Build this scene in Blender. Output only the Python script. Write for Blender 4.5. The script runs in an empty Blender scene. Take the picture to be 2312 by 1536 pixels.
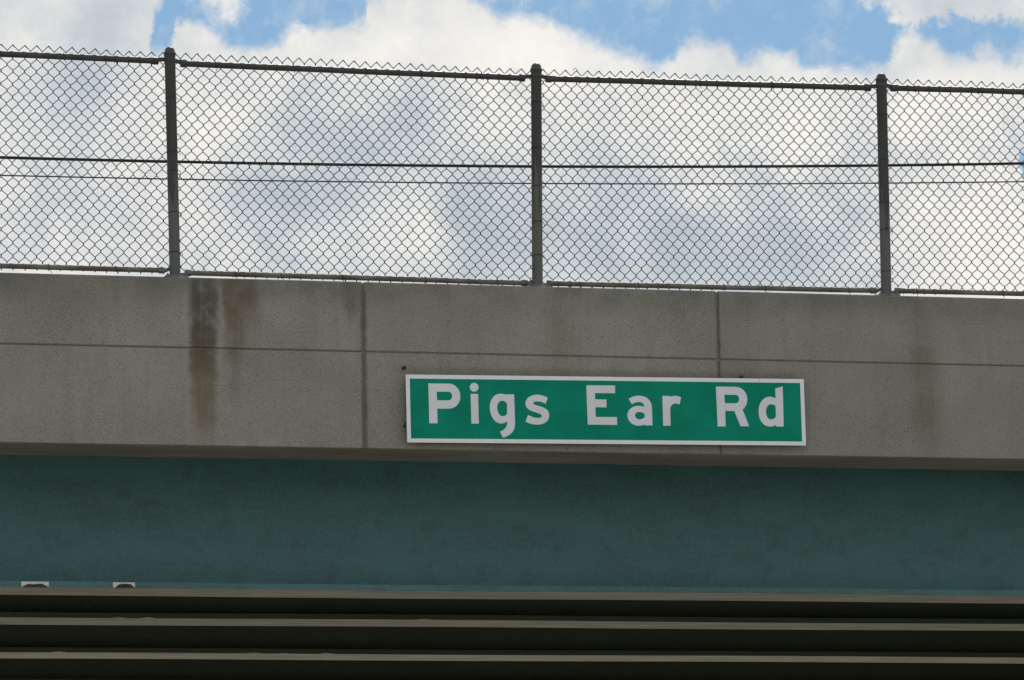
import bpy, bmesh, math, random
from mathutils import Vector, Matrix

random.seed(7)
scene = bpy.context.scene
COL = scene.collection
R = math.radians

# ------------------------------------------------------------------ camera
cam_data = bpy.data.cameras.new('camera')
cam = bpy.data.objects.new('camera', cam_data)
COL.objects.link(cam)
PITCH, YAW, ROLL = R(9.14), R(14.16), R(0.99)
fwd = Vector((math.sin(YAW) * math.cos(PITCH), math.cos(YAW) * math.cos(PITCH), math.sin(PITCH)))
rgt = Vector((math.cos(YAW), -math.sin(YAW), 0))
dwn = fwd.cross(rgt)
r2 = rgt * math.cos(ROLL) + dwn * math.sin(ROLL)
d2 = dwn * math.cos(ROLL) - rgt * math.sin(ROLL)
cam.matrix_world = Matrix(((r2.x, -d2.x, -fwd.x, 0), (r2.y, -d2.y, -fwd.y, 0), (r2.z, -d2.z, -fwd.z, 1.5), (0, 0, 0, 1)))
cam_data.sensor_width = 36.0
cam_data.lens = 36.0 * 10000 / 2312
cam_data.clip_start = 0.1
cam_data.clip_end = 3000
scene.camera = cam

# ------------------------------------------------------------------ exposure
scene.view_settings.view_transform = 'Standard'
scene.view_settings.look = 'None'
scene.view_settings.exposure = 0.0
scene.view_settings.gamma = 1.0

scene.cycles.diffuse_bounces = 3
scene.cycles.max_bounces = 6

# ------------------------------------------------------------------ node helper
class NT:
    def __init__(self, tree):
        self.t = tree; self.n = tree.nodes; self.l = tree.links
    def new(self, kind, **kw):
        nd = self.n.new(kind)
        for k, v in kw.items(): setattr(nd, k, v)
        return nd
    def put(self, sock, v):
        if hasattr(v, 'is_linked') or hasattr(v, 'links'): self.l.new(v, sock)
        else: sock.default_value = v
    def math(self, op, a, b=0.0, c=0.0, clamp=False):
        nd = self.new('ShaderNodeMath', operation=op, use_clamp=clamp)
        self.put(nd.inputs[0], a); self.put(nd.inputs[1], b); self.put(nd.inputs[2], c)
        return nd.outputs[0]
    def vmath(self, op, a, b=(0, 0, 0)):
        nd = self.new('ShaderNodeVectorMath', operation=op)
        self.put(nd.inputs[0], a); self.put(nd.inputs[1], b)
        return nd.outputs['Value'] if op in ('LENGTH', 'DOT_PRODUCT', 'DISTANCE') else nd.outputs[0]
    def noise(self, vec, scale, detail=4.0, rough=0.55, dist=0.0, lac=2.0):
        nd = self.new('ShaderNodeTexNoise')
        self.put(nd.inputs['Vector'], vec)
        nd.inputs['Scale'].default_value = scale; nd.inputs['Detail'].default_value = detail
        nd.inputs['Roughness'].default_value = rough; nd.inputs['Distortion'].default_value = dist
        nd.inputs['Lacunarity'].default_value = lac
        return nd.outputs['Fac']
    def smooth(self, v, a, b, lo=0.0, hi=1.0):
        nd = self.new('ShaderNodeMapRange', interpolation_type='SMOOTHSTEP', clamp=True)
        self.put(nd.inputs[0], v)
        nd.inputs[1].default_value = a; nd.inputs[2].default_value = b
        nd.inputs[3].default_value = lo; nd.inputs[4].default_value = hi
        return nd.outputs[0]
    def mix(self, f, a, b, blend='MIX'):
        nd = self.new('ShaderNodeMix', data_type='RGBA', blend_type=blend)
        self.put(nd.inputs[0], f)
        for s, v in ((nd.inputs[6], a), (nd.inputs[7], b)):
            if isinstance(v, tuple) and len(v) == 3: v = (*v, 1)
            self.put(s, v)
        return nd.outputs[2]
    def sep(self, v):
        nd = self.new('ShaderNodeSeparateXYZ'); self.put(nd.inputs[0], v); return nd.outputs
    def comb(self, x, y, z):
        nd = self.new('ShaderNodeCombineXYZ')
        for i, v in enumerate((x, y, z)): self.put(nd.inputs[i], v)
        return nd.outputs[0]

# ------------------------------------------------------------------ sky: clear blue behind broken cumulus
SUN_EL, SUN_AZ = R(50), R(24)          # azimuth measured from +Y towards +X: beyond the bridge
world = bpy.data.worlds.new('World'); scene.world = world; world.use_nodes = True
world.node_tree.nodes.clear()
w = NT(world.node_tree)
sky = w.new('ShaderNodeTexSky', sky_type='NISHITA', sun_disc=False)
sky.sun_elevation = SUN_EL; sky.sun_rotation = SUN_AZ
sky.air_density = 1.0; sky.dust_density = 0.6; sky.ozone_density = 1.0
dirn = w.vmath('NORMALIZE', w.new('ShaderNodeTexCoord').outputs['Generated'])
dx, dy, dz = w.sep(dirn)[:3]
az = w.math('MULTIPLY', w.math('ARCTAN2', dx, dy), 57.2958)
el = w.math('MULTIPLY', w.math('ARCSINE', dz), 57.2958)
deg = w.vmath('MULTIPLY', dirn, (57.2958, 57.2958, 57.2958))
n_bump = w.noise(deg, 1.35, 9.0, 0.66, 0.2)
n_fine = w.noise(w.vmath('ADD', deg, (11.0, 5.0, 2.0)), 3.2, 6.0, 0.66, 0.4)
n_slow = w.noise(deg, 0.13, 2.0, 0.5)
n_shade = w.noise(w.vmath('ADD', deg, (31.0, 7.0, 3.0)), 0.75, 5.0, 0.5, 0.3)
n_wx = w.noise(w.vmath('ADD', deg, (3.0, 17.0, 9.0)), 1.1, 5.0, 0.55)
waz = w.math('ADD', az, w.math('MULTIPLY', w.math('SUBTRACT', n_wx, 0.5), 1.1))
wel = w.math('ADD', el, w.math('MULTIPLY', w.math('SUBTRACT', n_bump, 0.5), 0.8))
def blobs(base, lst, a_, e_):
    """add soft patches (azimuth, elevation, half-widths in degrees, amount) to a field"""
    out = base
    for (ca, ce, ra, re, amt) in lst:
        u = w.math('DIVIDE', w.math('SUBTRACT', a_, ca), ra)
        v = w.math('DIVIDE', w.math('SUBTRACT', e_, ce), re)
        q = w.math('MULTIPLY_ADD', u, u, w.math('MULTIPLY', v, v))
        g = w.math('EXPONENT', w.math('MULTIPLY', q, -1.0))
        out = w.math('MULTIPLY_ADD', g, amt, out)
    return out
# low cloud bank all round the horizon; its ragged upper outline as elevation over azimuth
EDGE = [(0.0, 0.80), (0.032, 0.887), (0.129, 0.866), (0.158, 0.712), (0.165, 0.467), (0.172, 0.39), (0.181, 0.408), (0.188, 0.583), (0.202, 0.622), (0.218, 0.552), (0.235, 0.467), (0.253, 0.44), (0.272, 0.473), (0.304, 0.55), (0.335, 0.574), (0.355, 0.63), (0.365, 0.759), (0.422, 0.806), (0.445, 0.713), (0.468, 0.615), (0.496, 0.578), (0.519, 0.549), (0.55, 0.475), (0.577, 0.377), (0.596, 0.312), (0.612, 0.284), (0.626, 0.37), (0.644, 0.4), (0.663, 0.41), (0.686, 0.322), (0.71, 0.361), (0.725, 0.355), (0.744, 0.276), (0.771, 0.231), (0.791, 0.24), (0.811, 0.352), (0.823, 0.405), (0.842, 0.357), (0.859, 0.298), (0.876, 0.283), (0.892, 0.318), (0.911, 0.274), (0.931, 0.255), (1.0, 0.4)]
fc = w.new('ShaderNodeFloatCurve'); cv = fc.mapping.curves[0]
cv.points[0].location = EDGE[0]; cv.points[1].location = EDGE[-1]
for p in EDGE[1:-1]: cv.points.new(*p)
fc.mapping.update()
wz2 = w.math('MULTIPLY_ADD', w.math('SUBTRACT', n_wx, 0.5), 0.75, az)
wz2 = w.math('MULTIPLY_ADD', w.math('SUBTRACT', n_fine, 0.5), 0.22, wz2)
w.put(fc.inputs['Value'], w.math('MULTIPLY', w.math('SUBTRACT', wz2, 7.0), 1 / 15.0, clamp=True))
edge_el = w.math('MULTIPLY_ADD', fc.outputs[0], 2.2, 12.0)
bank = w.math('SUBTRACT', edge_el, el)
bank = w.math('ADD', bank, w.math('MULTIPLY', w.math('SUBTRACT', n_bump, 0.5), 0.62))
bank = w.math('ADD', bank, blobs(w.math('ADD', 0.0, 0.0), [(21.1, 11.15, 0.42, 0.40, -2.6), (10.05, 12.55, 0.42, 0.16, -0.55), (11.0, 11.0, 0.3, 0.22, -0.25)], waz, wel))
bank = w.math('MULTIPLY_ADD', w.math('SUBTRACT', n_fine, 0.5), 0.34, bank)
bank_a = w.smooth(bank, -0.16, 0.15)
# broken higher clouds over the rest of the sky
high = w.math('MULTIPLY_ADD', w.math('SUBTRACT', n_bump, 0.5), 1.0, 0.38)
high = w.math('ADD', high, w.math('MULTIPLY', w.math('SUBTRACT', n_slow, 0.42), 1.6))
high = blobs(high, [(20.2, 13.6, 1.45, 0.40, 0.60), (7.9, 13.6, 1.1, 0.8, 0.25), (9.62, 13.2, 0.22, 0.7, -0.5), (11.2, 13.4, 1.1, 0.6, -0.45),
                    (17.0, 13.6, 1.5, 0.9, -0.75), (19.6, 12.88, 1.3, 0.30, -0.75), (21.1, 11.15, 0.45, 0.45, -1.3)], waz, wel)
high = w.math('MULTIPLY_ADD', w.math('SUBTRACT', n_fine, 0.5), 0.45, high)
high_a = w.smooth(high, 0.26, 0.66)
veil = w.smooth(w.math('ADD', n_fine, n_wx), 0.90, 1.45, 0.0, 0.45)
alpha = w.math('MAXIMUM', w.math('MAXIMUM', bank_a, high_a), veil)
shade = w.math('MULTIPLY_ADD', w.math('SUBTRACT', n_shade, 0.5), 0.95, 0.46)
shade = w.math('MULTIPLY_ADD', w.math('SUBTRACT', n_bump, 0.5), 0.75, shade)
shade = w.math('MULTIPLY_ADD', w.math('SUBTRACT', n_fine, 0.5), 0.30, shade)
shade = blobs(shade, [
    (14.3, 12.85, 1.7, 0.5, 0.40), (17.3, 11.85, 1.9, 0.65, 0.38), (20.5, 10.15, 1.1, 0.75, 0.45),
    (20.2, 12.1, 1.1, 0.45, 0.35), (12.75, 10.55, 0.5, 0.7, 0.22), (10.4, 12.1, 0.6, 0.4, 0.22),
    (12.0, 11.7, 1.0, 0.8, -0.36), (11.05, 11.05, 0.45, 0.25, -0.40), (13.8, 10.6, 0.65, 0.8, -0.42),
    (16.5, 10.4, 2.2, 0.85, -0.46), (8.3, 12.5, 0.55, 0.35, -0.25), (8.5, 13.3, 1.1, 0.5, -0.14),
    (19.9, 13.5, 1.2, 0.45, -0.08), (18.9, 11.4, 0.5, 0.3, -0.18),
], waz, wel)
cloud = w.mix(w.smooth(shade, -0.1, 1.0), (4.95, 5.6, 6.15), (9.6, 9.25, 8.75))
blue = w.mix(0.75, sky.outputs[0], (1.95, 4.0, 6.4), 'MIX')
skycol = w.mix(alpha, blue, cloud)
bg = w.new('ShaderNodeBackground'); w.l.new(skycol, bg.inputs[0]); bg.inputs[1].default_value = 0.1
w.l.new(bg.outputs[0], w.new('ShaderNodeOutputWorld').inputs[0])

# ------------------------------------------------------------------ sun (beyond and above the bridge)
sun_data = bpy.data.lights.new('sun', 'SUN'); sun_data.energy = 4.5; sun_data.angle = R(0.5); sun_data.color = (1.0, 0.95, 0.88)
sun = bpy.data.objects.new('sun', sun_data); COL.objects.link(sun)
sdir = Vector((math.sin(SUN_AZ) * math.cos(SUN_EL), math.cos(SUN_AZ) * math.cos(SUN_EL), math.sin(SUN_EL)))
sun.rotation_euler = sdir.to_track_quat('Z', 'Y').to_euler()
sun.location = sdir * 100

# ------------------------------------------------------------------ object helpers
def link(name, data, parent=None, **props):
    o = bpy.data.objects.new(name, data); COL.objects.link(o)
    if parent is not None: o.parent = parent
    for k, v in props.items(): o[k] = v
    return o
def mesh_of(bm, name, mat, smooth=False):
    me = bpy.data.meshes.new(name)
    bmesh.ops.recalc_face_normals(bm, faces=bm.faces[:])
    bm.to_mesh(me); bm.free()
    if mat: me.materials.append(mat)
    if smooth:
        for p in me.polygons: p.use_smooth = True
        me.set_sharp_from_angle(angle=R(40))
    return me
def box_bm(x0, x1, y0, y1, z0, z1, bevel=0.0, bm=None, seg=1):
    own = bm is None
    if own: bm = bmesh.new()
    r = bmesh.ops.create_cube(bm, size=1.0)
    for v in r['verts']:
        v.co = Vector((x0 + (v.co.x + .5) * (x1 - x0), y0 + (v.co.y + .5) * (y1 - y0), z0 + (v.co.z + .5) * (z1 - z0)))
    if bevel:
        es = list({e for v in r['verts'] for e in v.link_edges})
        bmesh.ops.bevel(bm, geom=es, offset=bevel, segments=seg, affect='EDGES', profile=0.5)
    return bm
def tube(bm, pts, rad, seg=6, cap=True):
    """sweep a round section along a polyline; rad may be a list"""
    pts = [Vector(p) for p in pts]
    rings = []
    up = None
    for i, p in enumerate(pts):
        t = (pts[min(i + 1, len(pts) - 1)] - pts[max(i - 1, 0)]).normalized()
        if up is None:
            up = Vector((0, 1, 0)) if abs(t.y) < .9 else Vector((0, 0, 1))
        a = (up - t * up.dot(t)).normalized(); b = t.cross(a); up = a
        r = rad[i] if isinstance(rad, (list, tuple)) else rad
        rings.append([bm.verts.new(p + a * (r * math.cos(2 * math.pi * k / seg)) + b * (r * math.sin(2 * math.pi * k / seg))) for k in range(seg)])
    for i in range(len(rings) - 1):
        for k in range(seg):
            bm.faces.new((rings[i][k], rings[i][(k + 1) % seg], rings[i + 1][(k + 1) % seg], rings[i + 1][k]))
    if cap:
        bm.faces.new(rings[0][::-1]); bm.faces.new(rings[-1])
    return bm
def lathe(bm, prof, seg=24, axis='Z', origin=(0, 0, 0)):
    """profile of (radius, height) turned about an axis; r=0 closes"""
    o = Vector(origin); rings = []
    def pt(r, h, a):
        c, s = r * math.cos(a), r * math.sin(a)
        return o + (Vector((c, s, h)) if axis == 'Z' else Vector((h, c, s)) if axis == 'X' else Vector((c, h, s)))
    for r, h in prof:
        if r <= 1e-6: rings.append([bm.verts.new(pt(0, h, 0))])
        else: rings.append([bm.verts.new(pt(r, h, 2 * math.pi * k / seg)) for k in range(seg)])
    for A, B in zip(rings, rings[1:]):
        for k in range(seg):
            k2 = (k + 1) % seg
            if len(A) == 1 and len(B) == 1: continue
            if len(A) == 1: bm.faces.new((A[0], B[k2], B[k]))
            elif len(B) == 1: bm.faces.new((A[k], A[k2], B[0]))
            else: bm.faces.new((A[k], A[k2], B[k2], B[k]))
    if len(rings[0]) > 1: bm.faces.new(rings[0][::-1])
    if len(rings[-1]) > 1: bm.faces.new(rings[-1])
    return bm

# ------------------------------------------------------------------ materials
def mat_base(name, rough=0.85, metal=0.0, spec=0.3):
    m = bpy.data.materials.new(name); m.use_nodes = True
    nt = NT(m.node_tree); b = m.node_tree.nodes['Principled BSDF']
    b.inputs['Roughness'].default_value = rough; b.inputs['Metallic'].default_value = metal
    b.inputs['Specular IOR Level'].default_value = spec
    return m, nt, b
def bump(nt, b, h, strength, dist):
    nd = nt.new('ShaderNodeBump'); nd.inputs['Strength'].default_value = strength; nd.inputs['Distance'].default_value = dist
    nt.put(nd.inputs['Height'], h); nt.l.new(nd.outputs[0], b.inputs['Normal'])

def soft_noise_mat(name, c1, c2, scale=8.0, rough=0.85, metal=0.0, spec=0.3, stretch=(1, 1, 1), bstr=0.0, lo=.35, hi=.68):
    m, nt, b = mat_base(name, rough, metal, spec)
    pos = nt.vmath('MULTIPLY', nt.new('ShaderNodeNewGeometry').outputs['Position'], stretch)
    n = nt.noise(pos, scale, 5.0, 0.6)
    nt.l.new(nt.mix(nt.smooth(n, lo, hi), c1, c2), b.inputs['Base Color'])
    if bstr: bump(nt, b, n, bstr, 0.01)
    return m

# weathered parapet concrete: mottling, pits, drips and rust-brown run-off at fixed places on the wall
def concrete_mat():
    m, nt, b = mat_base('parapet_concrete', 0.93, 0.0, 0.2)
    pos = nt.new('ShaderNodeNewGeometry').outputs['Position']
    X, Y, Z = nt.sep(pos)[:3]
    wob = nt.math('MULTIPLY', nt.math('SUBTRACT', nt.noise(nt.comb(X, Y, nt.math('MULTIPLY', Z, 1.6)), 7.0, 4.0, .6), .5), 0.085)
    Xw = nt.math('ADD', X, wob)
    Xj = nt.math('MULTIPLY_ADD', wob, .22, X)
    big = nt.noise(pos, 1.3, 4.0, .6)
    mid = nt.noise(pos, 9.0, 5.0, .6)
    fine = nt.noise(pos, 110.0, 3.0, .7)
    streak = nt.noise(nt.comb(nt.math('MULTIPLY', X, 9.0), Y, nt.math('MULTIPLY', Z, 0.7)), 1.0, 4.0, .6)
    col = nt.mix(nt.smooth(big, .3, .7), (0.240, 0.210, 0.168), (0.345, 0.308, 0.254))
    col = nt.mix(nt.smooth(mid, .35, .72, 0, .40), col, (0.245, 0.224, 0.19))
    col = nt.mix(nt.smooth(streak, .44, .75, 0, .55), col, (0.195, 0.174, 0.14))
    col = nt.mix(nt.smooth(fine, .38, .66, 0, .65), col, (0.40, 0.37, 0.315))
    grit = nt.noise(nt.vmath('ADD', pos, (5, 0, 3)), 150.0, 2.0, .7)
    col = nt.mix(nt.smooth(grit, .49, .66, 0, .62), col, (0.13, 0.12, 0.105))
    # dark pits, denser on one patch of the upper course
    vor = nt.new('ShaderNodeTexVoronoi'); nt.put(vor.inputs['Vector'], pos); vor.inputs['Scale'].default_value = 85.0
    rnd = nt.sep(vor.outputs['Color'])[0]
    dens = nt.math('MULTIPLY', nt.smooth(X, 7.3, 7.75), nt.smooth(X, 8.25, 7.95))
    dens = nt.math('MULTIPLY', dens, nt.smooth(Z, 5.95, 6.1))
    dens = nt.math('ADD', nt.smooth(nt.noise(pos, 2.2, 2.0), .45, .7, .12, .42), nt.math('MULTIPLY', dens, .40))
    pit = nt.math('MULTIPLY', nt.math('LESS_THAN', rnd, dens), nt.smooth(vor.outputs['Distance'], .42, .10))
    col = nt.mix(nt.math('MULTIPLY', pit, .72), col, (0.085, 0.078, 0.068))
    def band(v, a, b_, s): return nt.math('MULTIPLY', nt.smooth(v, a - s, a + s), nt.smooth(v, b_ + s, b_ - s))
    def stain(x0, x1, s, z0, z1, zs, amt, colr, breakup=True, xc=None):
        nonlocal col
        k = nt.math('MULTIPLY', band(xc or Xw, x0, x1, s), nt.math('MULTIPLY', nt.smooth(Z, z0 - zs, z0 + zs), nt.smooth(Z, z1 + .02, z1 - .02)))
        run = nt.noise(nt.comb(nt.math('MULTIPLY', X, 38.0), x0, nt.math('MULTIPLY', Z, 1.3)), 1.0, 4.0, .65)
        k = nt.math('MULTIPLY', k, nt.smooth(run, .25, .62, .68, 1.0))
        if breakup: k = nt.math('MULTIPLY', k, nt.smooth(nt.noise(nt.vmath('ADD', pos, (x0 * 7, 0, z0)), 6.0, 4.0, .65), .28, .6, .35, 1.0))
        col = nt.mix(nt.math('MULTIPLY', k, amt), col, colr)
    DK = (0.072, 0.058, 0.042); BR = (0.135, 0.098, 0.055); OC = (0.21, 0.14, 0.065)
    stain(4.735, 4.905, .028, 5.72, 6.40, .18, .90, DK)
    stain(4.745, 4.900, .030, 5.36, 6.00, .16, .66, BR)
    stain(4.775, 4.870, .04, 5.28, 5.78, .12, .26, OC)
    stain(4.93, 5.18, .07, 6.08, 6.40, .14, .80, BR)
    stain(4.96, 5.075, .04, 5.84, 6.25, .12, .74, BR)
    stain(4.985, 5.05, .03, 5.55, 5.95, .15, .28, BR)
    stain(5.72, 5.80, .04, 6.10, 6.40, .10, .50, DK)
    stain(5.828, 5.866, .012, 5.22, 6.28, .10, .78, DK, True, Xj)
    stain(8.170, 8.197, .010, 5.60, 6.40, .10, .62, DK, True, Xj)
    stain(9.50, 9.66, .08, 5.36, 6.00, .22, .45, BR)
    stain(9.45, 9.60, .10, 5.85, 6.40, .18, .30, DK)
    stain(7.05, 7.22, .08, 5.72, 6.38, .2, .36, BR)
    stain(3.4, 4.6, .25, 6.10, 6.40, .15, .22, DK)
    stain(6.14, 8.70, .02, 5.735, 5.80, .02, .30, BR)
    LT = (0.42, 0.385, 0.32)
    stain(4.915, 4.945, .014, 5.75, 6.28, .2, .32, LT)
    stain(4.695, 4.725, .02, 5.80, 6.25, .2, .22, LT)
    stain(9.72, 9.80, .04, 5.5, 6.2, .25, .16, LT)
    tone = nt.math('MULTIPLY_ADD', nt.new('ShaderNodeObjectInfo').outputs['Random'], .10, .94)
    col = nt.mix(1.0, col, nt.comb(tone, tone, tone), 'MULTIPLY')
    # grime along the coping, deepened to paint in the upper wall's shade
    col = nt.mix(nt.math('MULTIPLY', nt.smooth(Z, 6.08, 6.335), nt.smooth(nt.noise(pos, 3.5, 4.0), .35, .65, .2, .6)), col, (0.12, 0.112, 0.10))
    nt.l.new(col, b.inputs['Base Color'])
    h = nt.math('ADD', nt.math('MULTIPLY', fine, .5), nt.math('ADD', nt.math('MULTIPLY', mid, .6), nt.math('MULTIPLY', pit, -.8)))
    bump(nt, b, h, .45, .006)
    return m

M_CONC = concrete_mat()
M_DECK = soft_noise_mat('deck_concrete', (0.29, 0.25, 0.195), (0.38, 0.335, 0.27), 2.5, .95, stretch=(.5, 1, 1), bstr=.3)
M_JOINT = soft_noise_mat('joint_filler', (0.21, 0.19, 0.155), (0.27, 0.245, 0.205), 20, .95)

def paint_mat(name, c1, c2, rust, amt):
    m, nt, b = mat_base(name, .48, 0.0, .4)
    pos = nt.new('ShaderNodeNewGeometry').outputs['Position']
    n1 = nt.noise(nt.vmath('MULTIPLY', pos, (.5, 1, 1.6)), 2.2, 6.0, .62)
    n2 = nt.noise(pos, 55.0, 4.0, .7)
    n3 = nt.noise(nt.vmath('ADD', pos, (9, 2, 4)), 8.0, 6.0, .72)
    col = nt.mix(nt.smooth(n1, .32, .68), c1, c2)
    col = nt.mix(nt.smooth(n2, .38, .68, 0, .5), col, tuple(v * 1.3 for v in c2))
    col = nt.mix(nt.smooth(n3, .48, .70, 0, amt), col, rust)
    nt.l.new(col, b.inputs['Base Color'])
    nt.l.new(nt.smooth(n1, .3, .7, .42, .6), b.inputs['Roughness'])
    bump(nt, b, n2, .12, .004)
    return m
M_TEAL = paint_mat('teal_girder_paint', (0.052, 0.130, 0.133), (0.082, 0.196, 0.201), (0.062, 0.095, 0.070), .45)
M_DARKSTEEL = paint_mat('dark_inner_girder', (0.06, 0.078, 0.058), (0.085, 0.105, 0.078), (0.08, 0.065, 0.04), .4)  # inner girders: darker grey-green than the teal fascia girder
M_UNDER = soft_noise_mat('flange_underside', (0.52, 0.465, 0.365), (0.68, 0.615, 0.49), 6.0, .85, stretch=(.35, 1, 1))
M_WHITE_PATCH = soft_noise_mat('bare_primer', (0.70, 0.74, 0.69), (0.80, 0.83, 0.78), 30, .6)
M_NEST = soft_noise_mat('dry_mud', (0.06, 0.045, 0.032), (0.11, 0.085, 0.06), 60, .98, bstr=.6)

def post_mat():
    m, nt, b = mat_base('worn_dark_coating', .55, 0.0, .4)
    pos = nt.new('ShaderNodeNewGeometry').outputs['Position']
    X, Y, Z = nt.sep(pos)[:3]
    n = nt.noise(nt.vmath('MULTIPLY', pos, (30, 30, 3.2)), 1.0, 5.0, .65)
    worn = nt.math('ADD', n, nt.smooth(Z, 7.35, 6.55, -.12, .22))
    col = nt.mix(nt.smooth(worn, .47, .66), (0.050, 0.045, 0.041), (0.118, 0.114, 0.102))
    col = nt.mix(nt.smooth(nt.noise(pos, 40.0, 3.0), .55, .75, 0, .5), col, (0.10, 0.075, 0.055))
    nt.l.new(col, b.inputs['Base Color'])
    return m
M_POST = post_mat()
M_RAIL = soft_noise_mat('dark_rail_coating', (0.045, 0.043, 0.043), (0.075, 0.07, 0.066), 12, .5, spec=.4)
M_LOWRAIL = soft_noise_mat('grimy_galvanised_rail', (0.12, 0.10, 0.075), (0.22, 0.205, 0.18), 9, .6, stretch=(.6, 1, 1))
M_FIT = soft_noise_mat('cast_fitting', (0.12, 0.115, 0.10), (0.22, 0.21, 0.19), 25, .6)
M_WIRE = soft_noise_mat('fence_wire', (0.016, 0.019, 0.026), (0.030, 0.033, 0.040), 20, .5)
M_CABLE = soft_noise_mat('cable_jacket', (0.012, 0.012, 0.014), (0.02, 0.02, 0.022), 3, .6)

def sign_mat(name, c1, c2, rough):
    m, nt, b = mat_base(name, rough, 0.0, .08)
    pos = nt.new('ShaderNodeNewGeometry').outputs['Position']
    n = nt.noise(pos, 5.0, 5.0, .6); n2 = nt.noise(pos, 160.0, 2.0, .6)
    drip = nt.noise(nt.vmath('MULTIPLY', pos, (22, 1, 1.2)), 1.0, 3.0, .6)
    col = nt.mix(nt.smooth(n, .3, .7), c1, c2)
    col = nt.mix(nt.smooth(drip, .55, .8, 0, .18), col, tuple(v * .6 for v in c1))
    col = nt.mix(nt.smooth(n2, .4, .7, 0, .18), col, tuple(v * .75 for v in c1))
    nt.l.new(col, b.inputs['Base Color'])
    return m
M_GREEN = sign_mat('green_sheeting', (0.003, 0.235, 0.140), (0.004, 0.29, 0.182), .5)
M_LETTER = sign_mat('letter_sheeting', (0.80, 0.77, 0.78), (0.87, 0.84, 0.84), .5)
M_BORDER = sign_mat('border_sheeting', (0.90, 0.88, 0.86), (0.94, 0.92, 0.90), .5)
M_ALU = soft_noise_mat('sign_back_metal', (0.16, 0.15, 0.14), (0.25, 0.24, 0.22), 20, .5, .6)
M_BRACKET = soft_noise_mat('rusty_bracket', (0.035, 0.03, 0.025), (0.08, 0.06, 0.045), 60, .85)

# ------------------------------------------------------------------ ground, road, earth ramps (below the frame; they light the underside)
m_grass = soft_noise_mat('dry_grass', (0.09, 0.10, 0.045), (0.16, 0.145, 0.075), .4, .95)
m_asph = soft_noise_mat('worn_pavement', (0.22, 0.215, 0.20), (0.30, 0.29, 0.27), 1.5, .9)
m_shld = soft_noise_mat('concrete_pavement', (0.26, 0.25, 0.23), (0.34, 0.33, 0.30), .8, .9)
m_line = soft_noise_mat('road_paint', (0.65, 0.65, 0.62), (0.78, 0.78, 0.75), 6, .7)
def slab(name, x0, x1, y0, y1, z, mat, th=.0):
    bm = bmesh.new()
    vs = [bm.verts.new((x, y, z)) for x, y in ((x0, y0), (x1, y0), (x1, y1), (x0, y1))]
    bm.faces.new(vs)
    me = mesh_of(bm, name, mat)
    return link(name, me, kind='structure')
slab('ground', -1500, 1500, -1500, 1500, 0.0, m_grass)
slab('road', -8.0, 15.0, -400, 600, 0.008, m_shld)
slab('road_lanes', -4.5, 11.0, -400, 600, 0.014, m_asph)
bm = bmesh.new()
for i in range(60):
    y = -60 + i * 4 * 2.5
    for x in (-.75, 3.0, 6.9):
        vs = [bm.verts.new(p) for p in ((x, y, .02), (x + .12, y, .02), (x + .12, y + 3, .02), (x, y + 3, .02))]; bm.faces.new(vs)
link('road_lane_markings', mesh_of(bm, 'road_lane_markings', m_line), kind='structure')

# ------------------------------------------------------------------ overpass bridge
YP = 27.0                     # outer face of the near parapet
YB = 37.6                     # outer face of the far parapet
XA, XB = -13.0, 28.0
ZT, ZG, ZS = 6.332, 5.884, 5.268
bridge = link('overpass_bridge', None, label='concrete and teal steel highway overpass with stained grey parapet', category='bridge')
bridge.location = (XA, YP, 0)
BO = Vector((XA, YP, 0))
def part(name, me, parent, off=BO, **kw):
    o = link(name, me, parent, **kw); return o
def shift(bm, v):
    for q in bm.verts: q.co -= v
    return bm
# deck with thickened edge under each parapet
deck = part('deck_slab', mesh_of(shift(box_bm(XA, XB, YP + .575, YB - .575, ZS + .11, 5.50), BO), 'deck_slab', M_DECK), bridge)
for ya, yb in ((YP + .035, YP + .573), (YB - .573, YB - .035)):
    part('edge_beam', mesh_of(shift(box_bm(XA, XB, ya, yb, ZS, 5.50, .012), BO), 'edge_beam', M_DECK), deck)

# near parapet: recessed core, facing panels in two courses between control joints
par = part('parapet', mesh_of(shift(box_bm(XA, XB, YP + .011, YP + .30, 5.502, ZT - .008), BO), 'parapet_core', M_JOINT), bridge)
part('skirt', mesh_of(shift(box_bm(XA, XB, YP + .011, YP + .034, ZS + .004, 5.502), BO), 'skirt', M_JOINT), par)
JW, X0, SP = .010, 5.845, 2.337
xs = [X0 + SP * k for k in range(-8, 10)]
pw = SP - JW
up_me = mesh_of(box_bm(0, pw, 0, .298, 0, ZT - (ZG + .004), .006), 'upper_panel', M_CONC)
lo_me = mesh_of(box_bm(0, pw, 0, .0295, 0, ZG - .004 - ZS, .005), 'lower_panel', M_CONC)
for xj in xs[:-1]:
    for me, z in ((up_me, ZG + .004), (lo_me, ZS)):
        o = part('panel', me, par)
        o.location = Vector((xj + JW / 2, YP + random.uniform(-.0015, .0015), z)) - BO
fp = part('parapet', mesh_of(shift(box_bm(XA, XB, YB - .33, YB, 5.27, ZT, .01), BO), 'far_parapet', M_CONC), bridge)

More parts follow.
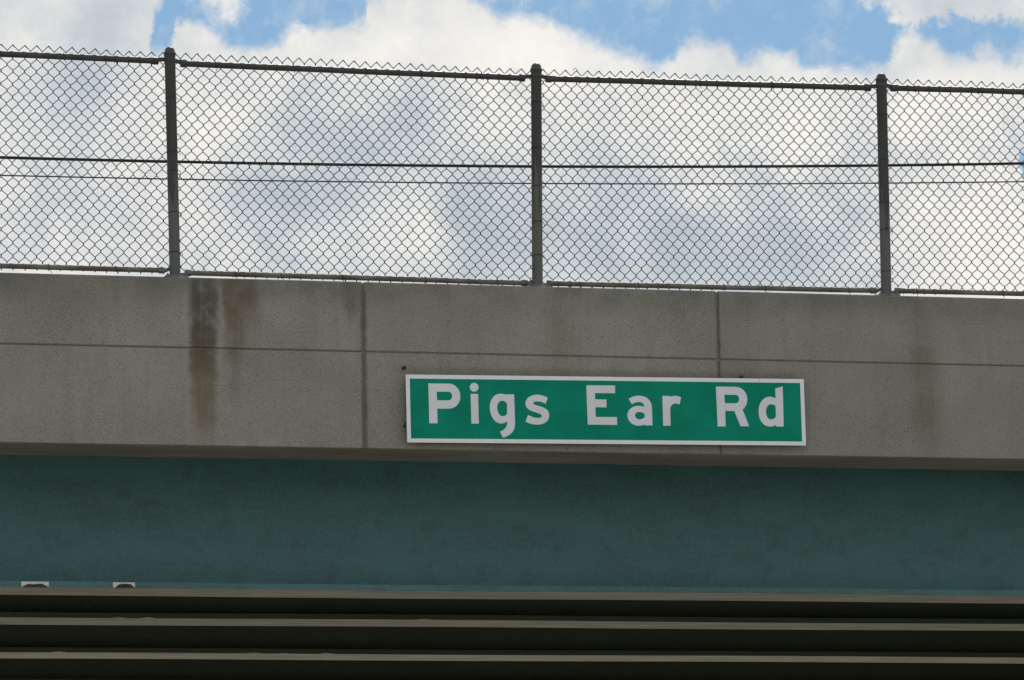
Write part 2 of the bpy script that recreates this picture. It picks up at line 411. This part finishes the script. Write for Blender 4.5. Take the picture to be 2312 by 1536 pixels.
# girders
def girder(y_mid, zb, fascia):
    gm = M_TEAL if fascia else M_DARKSTEEL
    bm = box_bm(XA + .4, XB - .4, y_mid - .008, y_mid + .008, zb + .038, ZS + .078)
    root = part('girder', mesh_of(shift(bm, BO), 'girder_web', gm), bridge)
    part('top_flange', mesh_of(shift(box_bm(XA + .4, XB - .4, y_mid - .18, y_mid + .18, ZS + .080, ZS + .107, .003), BO), 'top_flange', gm), root)
    bm = bmesh.new(); rg = random.Random(int(y_mid * 10)); rows = []
    xs_f = [XA + .4, 0.0, 2.5] + [2.6 + .05 * k for k in range(229)] + [14.2, XB - .4]
    notch = [] if fascia else [(rg.uniform(3.6, 7.0), rg.uniform(.015, .04), rg.uniform(.03, .06)) for _ in range(4)]
    for x in xs_f:
        inside = 2.55 < x < 14.1
        back = (abs(rg.gauss(0, .004)) + sum(d * math.exp(-((x - c) / wd) ** 2) for c, wd, d in notch)) if inside else 0
        dz = .002 * math.sin(x * 1.3 + y_mid) if inside else 0
        y0, y1 = y_mid - .25, y_mid + .25
        rows.append([bm.verts.new(p) for p in ((x, y0 + back, zb + dz), (x, y1, zb + dz), (x, y1, zb + .036 + dz), (x, y0, zb + .036 + dz), (x, y0, zb + dz + min(.03, back * .12 + .0015)))])
    for A, B in zip(rows, rows[1:]):
        for k in range(5): bm.faces.new((A[k], A[(k + 1) % 5], B[(k + 1) % 5], B[k]))
    bm.faces.new(rows[0]); bm.faces.new(rows[-1][::-1])
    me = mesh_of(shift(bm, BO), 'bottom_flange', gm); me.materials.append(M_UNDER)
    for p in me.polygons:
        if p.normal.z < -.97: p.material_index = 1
    part('bottom_flange', me, root)
    # stiffeners on the hidden faces
    k = 0
    x = XA + 2
    st = mesh_of(box_bm(0, .014, .008, .13, zb + .037, ZS + .077), 'stiffener', gm)
    while x < XB - 1:
        o = part('stiffener', st, root); o.location = Vector((x, y_mid, 0)) - BO
        x += 2.6
    return root
g1 = girder(28.065, 4.461, True)
girder(30.215, 4.483, False); girder(32.365, 4.440, False); girder(34.515, 4.395, False); girder(36.665, 4.42, False)

# bare white patches with old mud nests on the fascia girder's bottom flange
for (x0, x1, h, tx0, tx1, nh) in ((3.789, 3.964, .028, 3.798, 3.957, .020), (4.373, 4.515, .028, 4.391, 4.510, .026)):
    bm = box_bm(x0, x1, 27.8115, 27.8165, 4.4635, 4.4955, .001)
    part('white_patch', mesh_of(shift(bm, BO), 'white_patch', M_WHITE_PATCH), g1, label='bare white rectangle on the flange edge')
    bm = bmesh.new(); rnd = random.Random(x0)
    N = 16; top = []; 
    prof = []
    for i in range(N + 1):
        t = i / N
        hh = nh * min(1, 4.2 * min(t, 1 - t) ** .9) * rnd.uniform(.82, 1.05)
        prof.append((tx0 + (tx1 - tx0) * t, hh))
    rows = []
    for (x, hh) in prof:
        rows.append([bm.verts.new((x, 27.8112, 4.459)), bm.verts.new((x, 27.790 + rnd.uniform(-.003, .003), 4.459)),
                     bm.verts.new((x, 27.793 + rnd.uniform(-.003, .003), 4.461 + hh * .6)), bm.verts.new((x, 27.8112, 4.462 + hh))])
    for a, b in zip(rows, rows[1:]):
        for k in range(4): bm.faces.new((a[k], a[(k + 1) % 4], b[(k + 1) % 4], b[k]))
    bm.faces.new(rows[0]); bm.faces.new(rows[-1][::-1])
    part('mud_nest', mesh_of(shift(bm, BO), 'mud_nest', M_NEST), g1, label='crumbling brown mud nest on the white patch')

# abutments and piers (outside the frame, so the deck is carried)
for x0, x1 in ((XA - 1.4, XA + .9), (XB - .9, XB + 1.4)):
    part('abutment', mesh_of(shift(box_bm(x0, x1, YP + .1, YB - .1, 0, 4.365, .03), BO), 'abutment', M_DECK), bridge)
for xp in (-5.9, 16.6):
    cap_o = part('pier_cap', mesh_of(shift(box_bm(xp - .5, xp + .5, YP + .3, YB - .3, 3.4, 4.366, .03), BO), 'pier_cap', M_DECK), bridge)
    for yc in (28.6, 32.3, 36.0):
        bm = lathe(bmesh.new(), [(.45, 0), (.45, 3.41)], 24, 'Z', (xp, yc, 0))
        part('column', mesh_of(shift(bm, BO), 'column', M_DECK, True), cap_o)

# ------------------------------------------------------------------ street name sign
SX, SZ, SY = 6.1061, 5.3026, YP - .055
TILT = math.atan2(.0236, 2.632)
W, H = 2.632, .4325
sign = link('street_name_sign', None, label='green overpass sign reading Pigs Ear Rd in white letters', category='sign')
sign.location = (SX, SY, SZ); sign.rotation_euler = (0, -TILT, 0)
SEAM = 2.335
for a, b_ in ((0, SEAM - .0012), (SEAM + .0012, W)):
    part('sign_panel', mesh_of(box_bm(a, b_, 0, .004, 0, H, 0), 'sign_panel', M_ALU), sign)
BW = .0255
for a, b_ in ((BW, SEAM - .0003), (SEAM + .0003, W - BW)):
    part('green_face', mesh_of(box_bm(a, b_, -.0012, -.0001, BW, H - BW, 0), 'green_face', M_GREEN), sign)
def strip(x0, x1, z0, z1):
    part('white_border', mesh_of(box_bm(x0, x1, -.0016, -.0001, z0, z1, 0), 'white_border', M_BORDER), sign)
for z0, z1 in ((0, BW), (H - BW, H)):
    strip(0, SEAM - .0009, z0, z1); strip(SEAM + .0009, W, z0, z1)
strip(0, BW - .0002, BW + .0002, H - BW - .0002); strip(W - BW + .0002, W, BW + .0002, H - BW - .0002)
# lettering: outlines in millimetres on the sign face (M move, L line, h/v quarter ellipse leaving horizontally/vertically, C cubic)
GLYPHS = {
'P': ['M145,377|L280,377|h351,297|v276,217|L199,217|L199,123|L146,123', 'M198,325|L275,325|h298,298|v273,270|L199,270'],
'i': ['M443,384|h471,356|v442,327|h414,355|v443,384', 'M418,313|L467,313|L467,123|L419,123'],
'g': ['M702,313|L654,312|L651,309|C639,314 625,316 611,316|h541,226|v611,125|C628,125 643,132 654,140|C653,111 638,83 603,74|L622,35|C673,48 702,78 703,128', 'M654,249|C649,263 636,271 622,271|h589,226|v623,172|C638,172 648,180 653,188'],
's': ['M922,293|C898,306 876,312 855,312|h775,256|C774,228 797,212 822,204|L860,192|C875,186 879,182 879,175|C879,167 869,163 852,163|C829,163 807,172 790,182|L772,139|C794,127 819,120 849,120|C896,121 927,144 928,180|C929,210 910,225 876,236|L840,246|C827,250 825,254 825,257|C825,263 834,269 853,269|C875,269 891,264 907,254'],
'E': ['M1178,376|L1367,377|L1367,327|L1233,326|L1233,286|L1308,286|L1307,235|L1233,235|L1234,173|L1374,173|L1374,123|L1180,123'],
'a': ['M1455,291|C1480,308 1504,313 1524,313|C1575,313 1609,281 1607,236|L1608,122|L1559,121|L1557,127|C1543,121 1532,119 1516,119|C1474,118 1443,151 1444,184|C1445,221 1476,246 1519,247|C1533,247 1547,244 1558,241|C1556,261 1544,272 1524,272|C1508,272 1491,266 1476,257', 'M1559,194|C1549,204 1537,208 1523,208|C1506,207 1494,199 1494,186|C1493,171 1506,160 1523,160|C1536,160 1549,166 1558,174'],
'r': ['M1680,313|L1727,313|L1731,307|C1743,313 1756,314 1772,314|C1786,313 1797,308 1804,302|L1791,257|C1781,263 1774,265 1766,265|C1745,265 1730,250 1729,222|L1728,121|L1679,120'],
'R': ['M2039,377|L2168,377|C2218,378 2248,339 2246,295|C2245,267 2233,245 2212,230|L2253,122|L2195,121|L2157,220|L2096,220|L2095,119|L2042,119', 'M2094,325|L2169,325|h2192,298|v2167,270|L2095,270'],
'd': ['M2488,383|L2485,122|L2436,121|L2431,131|C2418,124 2408,121 2394,121|C2346,120 2318,166 2320,218|C2321,272 2353,314 2398,315|C2412,315 2426,310 2437,303|L2438,369', 'M2436,252|C2429,261 2420,266 2406,266|C2382,265 2370,242 2369,218|C2368,188 2382,167 2402,167|C2416,167 2427,175 2435,185'],
}
def trace(path):
    pts = []
    for c in path.split('|'):
        q = [tuple(float(v) for v in p.split(',')) for p in c[1:].split(' ')]
        if c[0] in 'ML': pts.append(q[0]); continue
        p0 = pts[-1]; p1 = q[-1]; kk = .5523
        if c[0] == 'h': c1 = (p0[0] + (p1[0] - p0[0]) * kk, p0[1]); c2 = (p1[0], p1[1] - (p1[1] - p0[1]) * kk)
        elif c[0] == 'v': c1 = (p0[0], p0[1] + (p1[1] - p0[1]) * kk); c2 = (p1[0] - (p1[0] - p0[0]) * kk, p1[1])
        else: c1, c2 = q[0], q[1]
        for i in range(1, 11):
            t = i / 10; s = 1 - t
            pts.append(tuple(s ** 3 * p0[k] + 3 * s * s * t * c1[k] + 3 * s * t * t * c2[k] + t ** 3 * p1[k] for k in (0, 1)))
    if (Vector(pts[0]) - Vector(pts[-1])).length < 1: pts.pop()
    return pts
for ch, paths in GLYPHS.items():
    cu = bpy.data.curves.new('outline', 'CURVE'); cu.dimensions = '2D'; cu.fill_mode = 'BOTH'; cu.extrude = .0006
    for p in paths:
        pts = trace(p); sp = cu.splines.new('POLY'); sp.points.add(len(pts) - 1); sp.use_cyclic_u = True
        for k, (a, b_) in enumerate(pts): sp.points[k].co = (a / 1000, b_ / 1000, 0, 1)
    tmp = bpy.data.objects.new('outline', cu)
    me = bpy.data.meshes.new_from_object(tmp); me.transform(Matrix.Rotation(R(90), 4, 'X'))
    me.materials.clear(); me.materials.append(M_LETTER); me.name = 'letter'
    bpy.data.objects.remove(tmp)
    o = part('letter', me, sign); o.location = (0, -.0021, 0)
# standoff brackets between sign and wall; three poke out past the edge
for (a, z0, z1) in ((.055, -.01, .40), (.70, .02, .41), (1.35, .02, .41), (2.0, .02, .41), (2.56, .02, .41)):
    part('bracket', mesh_of(box_bm(a - .02, a + .02, .0045, .0545, z0 + .02, z1, .004), 'bracket', M_BRACKET), sign)
def lug(x, z):
    bm = lathe(bmesh.new(), [(0, -.055), (.009, -.053), (.012, -.045), (.014, -.044), (.014, -.030), (.009, -.029), (.009, .0)], 6, 'Y', (x, .054, z))
    part('anchor_bolt', mesh_of(bm, 'anchor_bolt', M_BRACKET), sign)
lug(-.004, .478); lug(-.003, .112); lug(2.217, .442)

# ------------------------------------------------------------------ chain link fence on the parapet
YF = YP + .09
fence = link('chain_link_fence', None, label='dark chain link safety fence with round posts along parapet top', category='fence')
fence.location = (7.02, YF, ZT)
FO = Vector((7.02, YF, ZT))
def fpart(name, bm, mat, parent=fence, smooth=True, **kw):
    return link(name, mesh_of(shift(bm, FO), name, mat, smooth), parent, **kw)
PR = .0345
posts = []   # x at base, x at top, z top
PX = [(2.295, 2.275, 7.825), (4.659, 4.632, 7.826), (7.009, 7.027, 7.812), (9.364, 9.376, 7.832), (11.735, 11.73, 7.83), (14.1, 14.1, 7.83)]
RY = YF + PR - .021              # rail axis: rails, posts and mesh share one tangent plane
MY = YF + PR + .004              # mesh plane, on the far side
def post_x(i, z):
    a, b_, zt = PX[i]; return a + (b_ - a) * (z - ZT) / (zt - ZT)
for i, (xb, xt, zt) in enumerate(PX):
    bm = tube(bmesh.new(), [(xb, YF, ZT + .004), (xb + (xt - xb) * .5, YF, (ZT + zt) / 2), (xt, YF, zt - .045)], PR, 24)
    post = fpart('post', bm, M_POST); posts.append(post)
    bm = lathe(bmesh.new(), [(PR + .0015, -.062), (PR + .003, -.050), (PR + .0055, -.047), (PR + .0055, -.041), (PR + .001, -.036), (PR - .003, -.018), (PR - .012, -.005), (PR - .022, -.0006), (0, 0)], 24, 'Z', (xt, YF, zt))
    fpart('post_cap', bm, M_RAIL, post)
    bm = box_bm(xb - .075, xb + .075, YF - .068, YF + .068, ZT + .001, ZT + .013, .003)
    fpart('base_plate', bm, M_FIT, post, False)
    bm = lathe(bmesh.new(), [(PR + .001, .012), (PR + .008, .013), (PR + .006, .022), (PR + .001, .025)], 24, 'Z', (xb, YF, ZT))
    fpart('base_collar', bm, M_FIT, post)
    for sx, sy in ((-1, -1), (1, -1), (-1, 1), (1, 1)):
        bm = lathe(bmesh.new(), [(.011, .0), (.011, .009), (.006, .0095), (.006, .016), (0, .017)], 6, 'Z', (xb + sx * .055, YF + sy * .05, ZT + .013))
        fpart('anchor_nut', bm, M_FIT, post, False)
# rails: tube, cup at each end, strap from the cup to a band round the post
TOPZ = [(7.777, 7.772), (7.772, 7.757), (7.746, 7.735), (7.736, 7.757), (7.762, 7.780), (7.78, 7.79)]
LOWZ = [(6.413, 6.411), (6.410, 6.409), (6.396, 6.388), (6.389, 6.398), (6.400, 6.408), (6.408, 6.41)]
def rail(i, low):
    """bay i lies between post i-1 and i"""
    za, zb = (LOWZ if low else TOPZ)[i]
    rr = .0175 if low else .0205
    za -= rr; zb -= rr
    x0 = post_x(i - 1, za) + (.078 if low else .080); x1 = post_x(i, zb) - (.076 if low else .084)
    mat = M_LOWRAIL if low else M_RAIL
    n = 8
    jit = random.Random(i * 2 + low)
    pts = [(x0 + (x1 - x0) * k / n, RY, za + (zb - za) * k / n + (0 if k in (0, n) else jit.uniform(-.0012, .0012))) for k in range(n + 1)]
    root = fpart('bottom_rail' if low else 'top_rail', tube(bmesh.new(), pts, rr, 16), mat)
    fm = M_FIT if low else M_RAIL
    for (xe, ze, s, pi) in ((x0, za, -1, i - 1), (x1, zb, 1, i)):
        bm = lathe(bmesh.new(), [(rr + .0005, 0), (rr + .0045, .001), (rr + .0045, .034), (rr + .002, .038), (0, .039)], 20, 'X', (0, 0, 0))
        for v in bm.verts: v.co = Vector((xe + s * (v.co.x - .026), RY + v.co.y, ze + v.co.z))
        fpart('rail_end_cup', bm, fm, root)
        if not low: za_s, zb_s = ze + rr * .42, ze + rr * .55 + (.006 if s < 0 else 0.0)
        else: za_s, zb_s = (ze - rr * .1, ze + rr * .55) if s > 0 else (ze - rr * .75, ze - rr * .95)
        px = post_x(pi, ze) - s * (PR - .004)
        bm = bmesh.new(); hh = .0115
        a0 = (xe + s * .006, za_s); a1 = (xe + s * .020, za_s); a2 = (px, zb_s)
        quad = []
        for (x, z) in (a0, a1, a2):
            quad.append([bm.verts.new((x, RY - .010, z - hh)), bm.verts.new((x, RY + .010, z - hh)), bm.verts.new((x, RY + .010, z + hh)), bm.verts.new((x, RY - .010, z + hh))])
        for A, B in zip(quad, quad[1:]):
            for k in range(4): bm.faces.new((A[k], A[(k + 1) % 4], B[(k + 1) % 4], B[k]))
        bm.faces.new(quad[0][::-1]); bm.faces.new(quad[-1])
        fpart('strap', bm, fm, root, False)
    return root, (x0, za, x1, zb, rr)
bays = []
for i in range(1, 6):
    rt, gt = rail(i, False); rb, gb = rail(i, True)
    bays.append((rt, gt, rb, gb))
for i in range(6):
    post = posts[i]
    zr = TOPZ[min(i + 1, 5)][0] if i else TOPZ[1][0]
    bm = lathe(bmesh.new(), [(PR + .0005, -.012), (PR + .0028, -.011), (PR + .0028, .011), (PR + .0005, .012)], 24, 'Z', (post_x(i, zr), YF, zr - .008))
    fpart('brace_band', bm, M_RAIL, post)
# tie wires
def ring_tie(cx, cy, cz, rad, axis, parent, rnd):
    n = 14; pts = []
    a0 = rnd.uniform(0, .4)
    for k in range(n + 1):
        a = a0 + 2 * math.pi * .93 * k / n
        c, s = (rad + .002) * math.cos(a), (rad + .002) * math.sin(a)
        pts.append((cx + c, cy + s, cz + .010 * k / n) if axis == 'Z' else (cx + .010 * k / n, cy + c, cz + s))
    e = pts[-1]
    pts.append((e[0] + rnd.uniform(.006, .016), e[1] + .006, e[2] - rnd.uniform(.004, .018)))
    pts.append((e[0] + rnd.uniform(.002, .020), e[1] + .004, e[2] - rnd.uniform(.018, .030)))
    fpart('tie_wire', tube(bmesh.new(), pts, .002, 5), M_WIRE, parent)
rnd = random.Random(3)
for i in range(1, 5):
    for z in (7.52, 7.20, 6.98, 6.75, 6.52):
        zz = z + rnd.uniform(-.06, .06); ring_tie(post_x(i, zz), YF, zz, PR, 'Z', posts[i], rnd)
for (rt, (x0, za, x1, zb, rr), rb, (u0, wa, u1, wb, r2_)) in bays[:4]:
    for k in range(5):
        t = (k + .5 + rnd.uniform(-.2, .2)) / 5
        ring_tie(x0 + (x1 - x0) * t, RY, za + (zb - za) * t, rr, 'X', rt, rnd)
        t = (k + .5 + rnd.uniform(-.25, .25)) / 5
        ring_tie(u0 + (u1 - u0) * t, RY, wa + (wb - wa) * t, r2_, 'X', rb, rnd)
# woven mesh: each strand is a vertical zigzag hooked round its neighbours
MW, MH = .0733, .0839
def top_z(x):
    k = [(2.3, 7.818), (4.6, 7.800), (7.02, 7.778), (9.37, 7.802), (11.7, 7.822), (14, 7.83)]
    for (a, za), (b_, zb) in zip(k, k[1:]):
        if x <= b_: return za + (zb - za) * (x - a) / (b_ - a)
    return k[-1][1]
def weave(x_from, x_to, seed):
    bm = bmesh.new(); rnd = random.Random(seed)
    k0 = int(math.floor((x_from - 3.567) / (MW / 2))); k1 = int(math.floor((x_to - 3.567) / (MW / 2)))
    nz = 35
    def node(k, n):
        """warped lattice so the cloth is not machine perfect"""
        x = 3.567 + k * MW / 2
        z = top_z(x) - n * MH / 2
        j = random.Random(k * 131 + n * 7 + 5)
        x += .0045 * math.sin(z * 4.1 + x * 1.7) + .0028 * math.sin(z * 9.3 - x * 5.1) + j.uniform(-.0012, .0012)
        z += .0035 * math.sin(x * 3.1 + z * 2.0) + .002 * math.sin(x * 8.3) + j.uniform(-.0012, .0012)
        y = MY + .004 * math.sin(x * 2.3 + 1.1) * math.sin(z * 2.7)
        return x, y, z
    hk = .0040
    for k in range(k0, k1):
        pts = []
        for n in range(nz):
            right = ((n + k) % 2 == 1)
            kk = k + 1 if right else k
            x, y, z = node(kk, n)
            if z < ZT - .012: break
            s = 1 if right else -1
            ov = .0016 * s
            dy = .0022 if (n % 2 == 0) else -.0022
            if n == 0:
                pts.append((x, y, z)); pts.append((x - s * .007, y, z - .006))
            else:
                pts.append((x + ov - s * .0028, y + dy * s, z + hk + .0025))
                pts.append((x + ov, y + dy * s * .4, z + hk * .45))
                pts.append((x + ov, y - dy * s * .4, z - hk * .45))
                pts.append((x + ov - s * .0028, y - dy * s, z - hk - .0025))
        if len(pts) > 3: tube(bm, pts, .0028, 5)
        # twisted barb where two strands join at the selvage
        if k % 2 == 0:
            x, y, z = node(k, 0)
            tube(bm, [(x - .004, y - .003, z - .005), (x, y - .003, z + .001), (x + .006, y - .004, z - .006), (x + .013, y - .005, z - .017)], [.003, .0046, .0042, .0026], 5)
    return bm
for i in range(1, 6):
    fpart('wire_mesh', weave(PX[i - 1][0] - .02 if i > 1 else 2.3, PX[i][0] - .02, i), M_WIRE, kind='stuff')
# one sprung wire end curling up beside the middle post
bm = bmesh.new()
tube(bm, [(7.3067, MY - .004, 7.778)] + [(7.297 + .011 * math.cos(a), MY - .005, 7.783 + .013 * math.sin(a)) for a in [R(-10 + 25 * k) for k in range(9)]], .0019, 5)
fpart('wire_end', bm, M_WIRE)

# ------------------------------------------------------------------ overhead cables far behind the bridge
def cable(c, rad, label):
    pts = []
    for k in range(61):
        x = -34 + k * 80 / 60
        pts.append((x, 60.0, c[0] * x * x + c[1] * x + c[2]))
    bm = tube(bmesh.new(), pts, rad, 8)
    o0 = Vector((6, 60, c[2]))
    o = link('overhead_cable', mesh_of(shift(bm, o0), 'overhead_cable', M_CABLE, True), label=label, category='cable')
    o.location = o0
    return o
cable((1.50e-3, -1.9417e-2, 13.9134), .0225, 'thick black overhead cable sagging beyond the fence, the upper one')
cable((1.233e-3, -1.2536e-2, 13.6226), .0105, 'thin black overhead wire sagging just below the thick cable')
